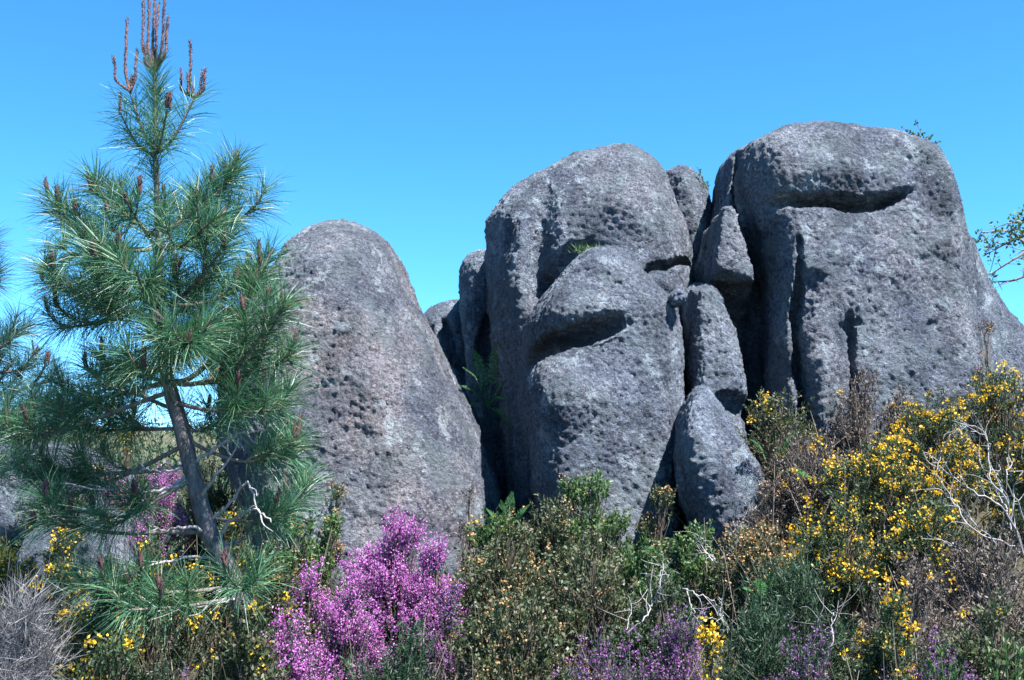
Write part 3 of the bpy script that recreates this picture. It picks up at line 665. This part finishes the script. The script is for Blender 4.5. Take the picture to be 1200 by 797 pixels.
def shoot_needles(mb, pts, dens, l, a0, a1, rngscale=1.0):
    pts = np.asarray(pts); seg = np.linalg.norm(np.diff(pts, axis=0), axis=1); L = seg.sum()
    n = max(6, int(dens*L)); u = np.sort(RNG.uniform(0, 1, n)); cum = np.concatenate([[0], np.cumsum(seg)])/L
    p = np.stack([np.interp(u, cum, pts[:, k]) for k in range(3)], -1)
    t = norm(np.gradient(pts, axis=0)); ax = norm(np.stack([np.interp(u, cum, t[:, k]) for k in range(3)], -1))
    s = norm(np.cross(ax, randdir(n))); ang = np.radians(RNG.uniform(a0, a1, n)*(1.12-0.45*u))[:, None]
    needles(mb, p, norm(ax*np.cos(ang)+s*np.sin(ang)), l*RNG.uniform(.72, 1.12, n), 0.0013)

def pine(root, trunk_px, Yb, branches, mat_n, dens=850, nl=0.165, bud_p=0.4):
    tp = np.array([P(x, y, Yb+dy) for x, y, r, dy in trunk_px]); tr = np.array([r for _, _, r, _ in trunk_px])*0.85/FPX*Yb
    org = np.array(root.location)
    cur = spline(np.column_stack([tp, tr]), 60)
    mb = MB(); tubes(mb, cur[None, :, :3], cur[None, :, 3], 14)
    V = mb.v[0]; V += norm(RNG.normal(size=V.shape))*np.repeat(cur[:, 3], 14)[:, None]*0.05
    tk = mb.build('trunk', M['bark'], root, True, org)
    for (ay, ex, ey, edy, curve, ns, bare, rpx, opts) in branches:
        i = int(np.argmin(np.abs(to_px(cur[:, 0], cur[:, 1], cur[:, 2])[1]-ay)))
        A = cur[i, :3]; E = P(ex, ey, A[1]+edy); Lb = np.linalg.norm(E-A)
        mid = (A+E)/2+np.array([0, 0, -curve*Lb])+RNG.normal(0, .02*Lb, 3)
        path = spline([A, A*.6+mid*.4+np.array([0, 0, -curve*.3*Lb]), mid, E*.55+mid*.45+np.array([0, 0, -curve*.15*Lb]), E], 14)
        bm_ = MB(); r0 = rpx/FPX*Yb
        tubes(bm_, path[None], np.linspace(r0, r0*.45, 14)[None], 6)
        nm = MB(); buds = []
        shoot_needles(nm, path[int(14*bare):], dens*.6, nl, 45, 78)
        ends = [(path[-3:], norm(path[-1]-path[-3]))]
        for k in range(ns):
            f = bare*.9+(1-bare*.9)*(k+.6)/(ns+.4); j = min(int(f*13), 12); a = path[j]; ax = norm(path[j+1]-path[max(j-1, 0)])
            side = norm(np.cross(ax, np.array([0, 0, 1.])))*(1 if k % 2 else -1)
            dd = norm(ax*.75+side*RNG.uniform(.35, .9)+np.array([0, 0, 1])*RNG.uniform(.15, .6))
            ls = (0.27-0.15*f)*min(1, Lb/.6+.2)*RNG.uniform(.7, 1.15)
            b = a+dd*ls*.55; c = b+norm(dd+np.array([0, 0, .75]))*ls*.5
            sp = spline([a, b, c], 7); tubes(bm_, sp[None], np.linspace(r0*.5, r0*.3, 7)[None], 5)
            shoot_needles(nm, sp[1:], dens, nl, 38, 72); ends.append((sp[-2:], norm(sp[-1]-sp[-2])))
        bo = bm_.build('branch', M['twig_bark'], root, True, org)
        nm.build('needles', M[mat_n], bo, False, org, True)
        for sp, dd in ends:
            # a tuft of young needles and a brown bud at the end of the shoot
            if RNG.random() < bud_p:
                for q in range(int(RNG.integers(1, 3))):
                    place_bud(bo, sp[-1]-org+RNG.normal(0, .006, 3), norm(dd*.4+np.array([0, 0, 1])+RNG.normal(0, .12, 3)), RNG.uniform(.045, .085), .0075)
    return tk, cur

YP = 4.8
rb = P(285, 725, YP); rb[2] = G(rb[0], YP)-0.05
pine_tree = thing('pine_tree', rb, 'young pine with brown candles at its top standing left of the large dome boulder', 'pine tree')
TR = [(292, 800, 19, 0), (286, 720, 15.5, 0), (264, 662, 14, 0), (243, 618, 12.5, 0), (231, 575, 11.5, 0), (222, 540, 11, 0), (212, 500, 11, 0), (198, 450, 9.5, 0), (189, 400, 8, 0),
      (187, 345, 6.5, 0), (186, 285, 5.2, 0), (184, 225, 4.2, 0), (182, 172, 3.6, 0), (181, 80, 2.2, 0)]
BR = [  # trunk y, tip x, tip y, tip nearer(-)/farther(+), sag, side shoots, bare share, radius px
 (172, 152, 106, .02, .10, 0, .15, 2.2, 0), (173, 228, 114, -.03, .16, 0, .15, 2.4, 0), (173, 141, 132, .16, .14, 0, .15, 2.0, 0), (174, 196, 128, -.2, .16, 0, .2, 2.0, 0),
 (283, 108, 222, -.05, .05, 4, .4, 3.2, 0), (283, 276, 208, .05, .02, 5, .35, 3.2, 0), (286, 62, 250, .15, .08, 5, .35, 3.0, 0), (286, 300, 245, .25, .06, 4, .3, 3.0, 0),
 (288, 150, 240, -.35, .05, 3, .3, 2.6, 0), (288, 222, 236, .35, .05, 3, .3, 2.6, 0), (284, 80, 300, -.25, .04, 4, .35, 2.8, 0), (290, 245, 262, -.4, .06, 4, .3, 2.6, 0),
 (345, 52, 330, .05, .10, 6, .25, 3.4, 0), (350, 262, 290, -.3, .10, 5, .25, 3.4, 0), (350, 110, 300, -.45, .08, 5, .3, 3.0, 0), (355, 300, 330, .3, .08, 5, .3, 3.2, 0),
 (352, 70, 385, .25, .02, 5, .3, 3.0, 0), (360, 160, 320, -.55, .06, 4, .3, 2.8, 0), (362, 232, 345, .5, .05, 4, .3, 2.8, 0), (372, 115, 360, -.2, .04, 4, .35, 2.6, 0),
 (445, 320, 290, .12, .20, 7, .3, 4.0, 0), (448, 335, 352, -.25, .14, 7, .3, 3.6, 0), (452, 342, 420, .1, .08, 6, .3, 3.4, 0), (450, 120, 430, -.1, .02, 4, .5, 3.0, 0),
 (452, 75, 490, .3, .0, 6, .4, 3.4, 0), (455, 28, 520, -.15, .0, 7, .45, 3.4, 0), (470, 330, 480, -.2, .06, 5, .4, 3.0, 0),
 (500, 95, 505, .25, .0, 6, .35, 3.0, 0), (480, 130, 455, .35, .0, 5, .35, 2.8, 0), (505, 262, 490, .4, .06, 4, .3, 2.6, 0), (510, 345, 535, .0, .10, 4, .55, 3.0, 0), (545, 30, 560, .1, .03, 5, .5, 3.4, 0), 
 (625, 40, 612, -.2, -.01, 4, .62, 3.4, 0),
 (690, 95, 690, -.35, .04, 4, .5, 3.0, 0), (425, 168, 430, -.5, .05, 4, .35, 2.6, 0), (395, 215, 405, -.5, .05, 4, .3, 2.6, 0), (700, 150, 715, -.45, .02, 4, .45, 2.8, 0), (400, 225, 400, -.55, .06, 4, .3, 2.6, 0), (425, 275, 385, .3, .08, 5, .3, 2.8, 0), (520, 60, 590, .2, .02, 6, .45, 3, 0), (560, 120, 625, -.25, .0, 5, .45, 2.8, 0), (600, 330, 610, .1, .05, 4, .45, 2.6, 0),
 (690, 285, 690, -.35, .03, 3, .3, 2.4, 0), (640, 365, 575, .35, .05, 3, .6, 2.8, 0)]
trunk, cur = pine(pine_tree, TR, YP, BR, 'needle')
org = np.array(pine_tree.location)
nm = MB(); shoot_needles(nm, cur[-9:, :3], 1100, .15, 35, 62); shoot_needles(nm, cur[-15:-8, :3], 420, .13, 60, 95)
nm.build('needles', M['needle'], trunk, False, org, True)
# the long brown candles
for ax_, ay_, tips in [(181, 82, [(168, 0), (175, -6), (182, -10), (193, -8), (197, 18), (170, 52), (186, 4)]), (152, 107, [(133, 65), (149, 22), (161, 58)]), (228, 115, [(212, 81), (220, 85), (223, 47), (237, 83), (241, 80)]), (141, 134, [(141, 108)])]:
    a = P(ax_, ay_, YP)
    for tx, ty in tips:
        dy = RNG.uniform(-.04, .04); b = P(tx, ty, YP+dy); ln = np.linalg.norm(b-a); q = spline([a, a*.72+b*.28+np.array([(b-a)[0]*.55, dy*.3, 0]), a*.35+b*.65+np.array([(b-a)[0]*.25, 0, 0]), b], 26)
        mb = MB(); tubes(mb, q[None], (np.linspace(.0054, .0034, 26)*np.where(np.arange(26) == 25, .4, 1)*(1+.18*(np.arange(26) % 2)))[None], 7)
        n = int(ln*900); u = RNG.uniform(.12, 1, n); pp = np.stack([np.interp(u, np.linspace(0, 1, 26), q[:, k]) for k in range(3)], -1); s = norm(np.cross(norm(b-a)[None], randdir(n)))
        leaves(mb, pp+s*.004, norm(s*.6+norm(b-a)*.9),   .010, .0016)
        mb.build('candle', M['candle'], pine_tree, False, org)
# bare dead twigs low on the trunk
for ay_, pts in [(555, [(150, 605), (100, 598), (62, 603)]), (545, [(188, 553), (160, 543)]), (560, [(190, 575), (140, 576), (70, 566)]), (650, [(215, 655), (180, 662), (140, 670)]), (700, [(262, 706), (225, 712), (185, 716)]),
                 (548, [(262, 520), (280, 508), (318, 502)]), (590, [(252, 560), (268, 535), (255, 515)]), (610, [(268, 590), (290, 566), (302, 600)]), (640, [(268, 610), (300, 597), (318, 612)]), (690, [(298, 680), (318, 650), (330, 640)]), (625, [(215, 618), (190, 622), (170, 610)])]:
    i = int(np.argmin(np.abs(to_px(cur[:, 0], cur[:, 1], cur[:, 2])[1]-ay_))); A = cur[i, :3]
    q = spline([A]+[P(x, y, YP-.06*(k+1)+RNG.uniform(-.05, .05)) for k, (x, y) in enumerate(pts)], 18); q[2:] += RNG.normal(0, .004, q[2:].shape)
    mb = MB(); tubes(mb, q[None], np.linspace(.0085, .003, 18)[None], 6)
    for j in (9, 13):
        e = q[j]+norm(norm(q[j]-q[j-2])+randdir(1)[0]*.7)*RNG.uniform(.06, .14); tubes(mb, spline([q[j], (q[j]+e)/2+RNG.normal(0, .01, 3), e], 6)[None], np.linspace(.004, .0016, 6)[None], 5)
    mb.build('dead_twig', M['dead_wood'], pine_tree, True, org)

rb2 = P(-75, 700, 6.6); rb2[2] = G(rb2[0], 6.6)-0.05
pine2 = thing('pine_tree', rb2, 'dark second pine at the left edge with only its right branches in view', 'pine tree')
BR2 = [(330, -8, 290, 0, .08, 4, .4, 3, 0), (340, 0, 330, -.2, .06, 4, .4, 3, 0), (430, 30, 385, 0, .08, 5, .35, 3.4, 0), (435, 42, 430, .3, .05, 5, .35, 3.2, 0), (440, 12, 400, -.4, .05, 5, .35, 3, 0), (470, 75, 440, .2, .06, 6, .35, 3.4, 0),
       (480, 100, 470, -.2, .04, 7, .35, 3.4, 0), (490, 60, 470, -.6, .04, 6, .3, 3.2, 0), (520, 90, 500, -.4, .02, 6, .35, 3.2, 0), (530, 45, 500, .3, .02, 6, .3, 3.2, 0), (560, 30, 545, -.6, .0, 6, .3, 3, 0), (300, -140, 260, 0, .06, 4, .3, 3, 0), (400, -180, 370, .2, .06, 5, .3, 3, 0), (480, -190, 460, -.2, .04, 5, .3, 3, 0)]
pine(pine2, [(-70, 760, 17, 0), (-76, 600, 14, 0), (-80, 480, 11, 0), (-82, 380, 8, 0), (-80, 280, 5, 0), (-80, 170, 2.5, 0)], 6.6, BR2, 'needle_dark', dens=700, nl=.17, bud_p=.2)

# ------------------------------------------------------------------ ferns
def fern(label, base_px, Y, fronds, group='ferns'):
    b = P(*base_px, Y); t = thing('fern', b, label, 'fern', group)
    for (tx, ty, dy, w) in fronds:
        e = P(tx, ty, Y+dy)-b; L = np.linalg.norm(e); q = spline([[0, 0, 0], e*.55+np.array([0, 0, .14*L]), e], 34)
        mb = MB(); tubes(mb, q[None], np.linspace(.0035, .001, 34)[None], 4)
        for k in range(9, 34, 2):
            f = k/33; ln = .62*w*L*(1.04-f)**.8*min(1, .5+(f-.25)*2); ax = norm(q[min(k+1, 33)]-q[k-1]); s = norm(np.cross(ax, [0, -.6, .8]))
            for sg in (-1, 1):
                dd = norm(ax*.5+s*sg+np.array([0, 0, -.15])); pn = np.stack([q[k], q[k]+dd*ln]); tubes(mb, pn[None], np.array([[.0012, .0005]]), 3)
                u = np.linspace(.1, .97, 8); pp = q[k]+dd*(u*ln)[:, None]
                for s2 in (-1, 1):
                    leaves(mb, pp, np.broadcast_to(norm(dd*.7+ax*s2*.8), (8, 3)), np.minimum(.022, L*.05)*(1.15-u), np.minimum(.005, L*.011)*(1.15-u))
        mb.build('frond', M['fern'], t)
    return t
fern('green fern growing in the black crevice beside the large dome boulder', (572, 478), 8.4, [(538, 452, -.2, .4), (556, 412, .0, .38), (584, 404, -.1, .36), (600, 440, -.2, .35), (545, 432, -.3, .36), (592, 468, -.3, .36), (540, 480, -.2, .34), (600, 500, -.25, .3)])
fern('bright green fern tips at the mouth of the black crevice above the olive shrub', (592, 640), 6.6, [(570, 596, -.1, .4), (600, 578, 0, .36), (620, 592, -.1, .38), (588, 588, -.15, .36)])
fern('small pale fern in the gap above the dark fine-leaved bush', (893, 715), 5.0, [(872, 690, -.15, .45), (905, 672, -.05, .42), (890, 680, -.2, .4)])
fern('single dark fern frond arching through the brown shrub near the cavity', (905, 560), 7.0, [(880, 515, -.25, .3), (935, 505, -.2, .3), (950, 560, -.35, .3)])

# ------------------------------------------------------------------ bleached dead branches
def dead_branch(label, Y, limbs, r=.007, name='dead_branch'):
    b = P(*limbs[0][0], Y); t = thing(name, b, label, 'dead branch', 'bleached dead branches')
    for pts in limbs:
        pw = np.array([P(x, y, Y+RNG.uniform(-.08, .08)) for x, y in pts])-b; n = 5*len(pts)
        q = spline(pw, n); q[1:] += RNG.normal(0, .004, q[1:].shape); mb = MB(); k = r*(1 if pts is limbs[0] else .75)
        tubes(mb, q[None], np.linspace(k, k*.35, n)[None], 6)
        for j in range(4, n-1, 3):
            e = q[j]+norm(norm(q[j]-q[j-1])+randdir(1)[0]*.8)*RNG.uniform(.05, .16); tubes(mb, spline([q[j], (q[j]+e)/2+RNG.normal(0, .012, 3), e], 6)[None], np.linspace(k*.5, k*.2, 6)[None], 5)
        mb.build('limb', M['dead_wood'], t, True)
dead_branch('large bleached dead branch fanning out over the gorse at the right edge', 5.25, [
    [(1205, 672), (1180, 600), (1140, 575), (1105, 550), (1085, 530)], [(1200, 650), (1178, 585), (1160, 560), (1155, 510), (1130, 500), (1105, 520)], [(1190, 640), (1140, 620), (1115, 585), (1098, 555), (1102, 535)],
    [(1180, 600), (1165, 570), (1148, 545), (1146, 530)], [(1185, 620), (1190, 570), (1200, 550)], [(1170, 640), (1130, 600), (1110, 580), (1090, 568)], [(1200, 690), (1150, 650), (1120, 640), (1085, 625)], [(1178, 585), (1160, 540), (1158, 515), (1125, 495)], [(1200, 610), (1180, 560), (1190, 540)]], .0052)
dead_branch('forked white twig standing in the deep green shrub at the bottom middle', 4.9, [[(735, 742), (755, 722), (765, 708), (772, 690), (775, 668), (772, 662)], [(772, 690), (782, 678), (776, 664)], [(765, 708), (762, 695), (760, 692)], [(768, 706), (782, 702)], [(733, 738), (738, 720), (740, 712)]], .0034)
dead_branch('arched white dead branch between the forked twig and the small fern', 4.9, [[(800, 690), (822, 698), (838, 708), (846, 722), (840, 728)], [(838, 708), (848, 735), (846, 745)], [(846, 722), (846, 705), (843, 702)], [(840, 728), (828, 722), (818, 715)], [(805, 690), (812, 715), (818, 730)]], .0034)
dead_branch('small white twig in the dark fine-leaved bush at right', 4.5, [[(968, 775), (976, 745), (976, 722), (988, 700)], [(976, 722), (986, 712)], [(958, 738), (963, 722), (952, 735)]], .003)
dead_branch('grey twigs tangled under the peach flowered shrub', 5.6, [[(835, 658), (822, 640), (815, 630)], [(838, 655), (826, 648), (818, 645)], [(840, 660), (830, 640), (822, 632)]], .004)

# ------------------------------------------------------------------ small plants on the rocks, the tree beyond
def sprig_plant(name, label, cat, bpx, Y, tips, mt='fresh_leaf', lsz=.035, nl=16):
    b = P(*bpx, Y); t = thing(name, b, label, cat); lf = MB()
    for tx, ty in tips:
        e = P(tx, ty, Y+RNG.uniform(-.1, .1))-b; q = spline([[0, 0, 0], e*.5+RNG.normal(0, .02, 3), e], 8); mb = MB(); tubes(mb, q[None], np.linspace(.005, .002, 8)[None], 5); mb.build('stem', M['twig_bark'], t, True)
        u = RNG.uniform(.3, 1, nl); pp = np.stack([np.interp(u, np.linspace(0, 1, 8), q[:, k]) for k in range(3)], -1)
        leaves(lf, pp, norm(randdir(nl)+norm(e)*.6), lsz*RNG.uniform(.7, 1.2, nl), lsz*.28)
    lf.build('foliage', M[mt], t, stuff=True); return t
sprig_plant('rock_plant', 'leafy sprig growing on the top right of the giant boulder', 'plant', (1085, 172), 8.7, [(1058, 150), (1072, 142), (1090, 158), (1100, 166), (1078, 156), (1066, 156)], nl=14)
sprig_plant('rock_plant', 'pale sprig standing in the notch between middle and right boulders', 'plant', (826, 232), 9.2, [(818, 198), (824, 208), (829, 212)], lsz=.03)
def grass_tuft():
    b = P(690, 296, 7.95); t = thing('grass_tuft', b, 'small green grass tuft on top of the nose-shaped block', 'grass tuft'); mb = MB(); n = 160
    p = RNG.normal(0, .03, (n, 3))*np.array([1.6, 1, .2]); leaves(mb, p, norm(randdir(n)*.7+np.array([0, 0, .8])), RNG.uniform(.03, .09, n), .003); mb.build('blades', M['fresh_leaf'], t, stuff=True)
grass_tuft()
def pale_sprout(label, cx, top, Y, tips):
    b = P(cx, 810, Y); b[2] = min(b[2], G(b[0], Y)+.3); t = thing('sprout', b, label, 'sprout', 'pale green sprouts'); lf = MB()
    for tx, ty in tips:
        e = P(tx, ty, Y+RNG.uniform(-.08, .08))-b; q = spline([[0, 0, 0], e*.55+RNG.normal(0, .012, 3), e], 10); mb = MB(); tubes(mb, q[None], np.linspace(.0045, .002, 10)[None], 5); mb.build('stem', M['fresh_leaf'], t, True)
        n = 46; u = RNG.uniform(.35, 1.02, n); pp = np.stack([np.interp(u, np.linspace(0, 1, 10), q[:, k]) for k in range(3)], -1); leaves(lf, pp, norm(randdir(n)*.7+norm(e)), RNG.uniform(.015, .03, n), .0042)
    lf.build('foliage', M['fresh_leaf'], t, stuff=True)
pale_sprout('pale yellow green sprout at the bottom edge in front of the dim purple heather', 1100, 765, 3.7, [(1090, 775), (1102, 763), (1115, 780), (1120, 790), (1096, 785)])
pale_sprout('upright pale green sprout in the bottom right corner', 1180, 750, 3.6, [(1156, 755), (1178, 748), (1195, 762), (1190, 775), (1168, 770)])

def small_tree():
    b = P(1330, 600, 10.2); b[2] = G(b[0], 10.2)-.05; t = thing('broadleaf_tree', b, 'small broadleaf tree at the right edge with leafy twigs against the sky', 'tree')
    top = P(1330, 150, 10.2); tk = spline([b, (b+top)/2+np.array([.12, 0, 0]), top], 20)
    mb = MB(); tubes(mb, tk[None], np.linspace(.09, .025, 20)[None], 10); mb.build('trunk', M['bark'], t, True, b)
    lf = MB()
    for ay, pts in [(340, [(1240, 278), (1195, 300), (1160, 322)]), (330, [(1250, 262), (1205, 258), (1180, 262)]), (350, [(1250, 310), (1190, 328), (1165, 330)]), (300, [(1260, 230), (1215, 232), (1200, 240)]), (360, [(1240, 330), (1190, 275), (1150, 272)]), (320, [(1240, 270), (1192, 280), (1152, 300)]),
                    (280, [(1420, 200), (1480, 180)]), (330, [(1430, 280), (1500, 260)]), (250, [(1280, 160), (1260, 110)]), (220, [(1380, 130), (1420, 90)]), (180, [(1320, 100), (1310, 60)])]:
        i = int(np.argmin(np.abs(to_px(tk[:, 0], tk[:, 1], tk[:, 2])[1]-ay))); q = spline([tk[i]]+[P(x, y, 10.2+RNG.uniform(-.3, .3)) for x, y in pts], 16)
        br = MB(); tubes(br, q[None], np.linspace(.022, .006, 16)[None], 6)
        for k in range(6, 16):
            e = q[k]+norm(norm(q[k]-q[k-1])*.7+randdir(1)[0])*RNG.uniform(.1, .24); tubes(br, np.stack([q[k], e])[None], np.array([[.005, .002]]), 4)
            if pts[-1][0] == 1160 and k < 14: continue
            if pts[-1][0] == 1165: continue
            n = 15; leaves(lf, q[k]+(e-q[k])*RNG.uniform(.2, 1.05, n)[:, None]+RNG.normal(0, .025, (n, 3)), norm(randdir(n)+np.array([0, 0, .2])), RNG.uniform(.03, .055, n), RNG.uniform(.009, .014, n))
        br.build('branch', M['twig_bark'], t, True, b)
    lf.build('crown', M['fresh_leaf'], t, False, b, True)
small_tree()
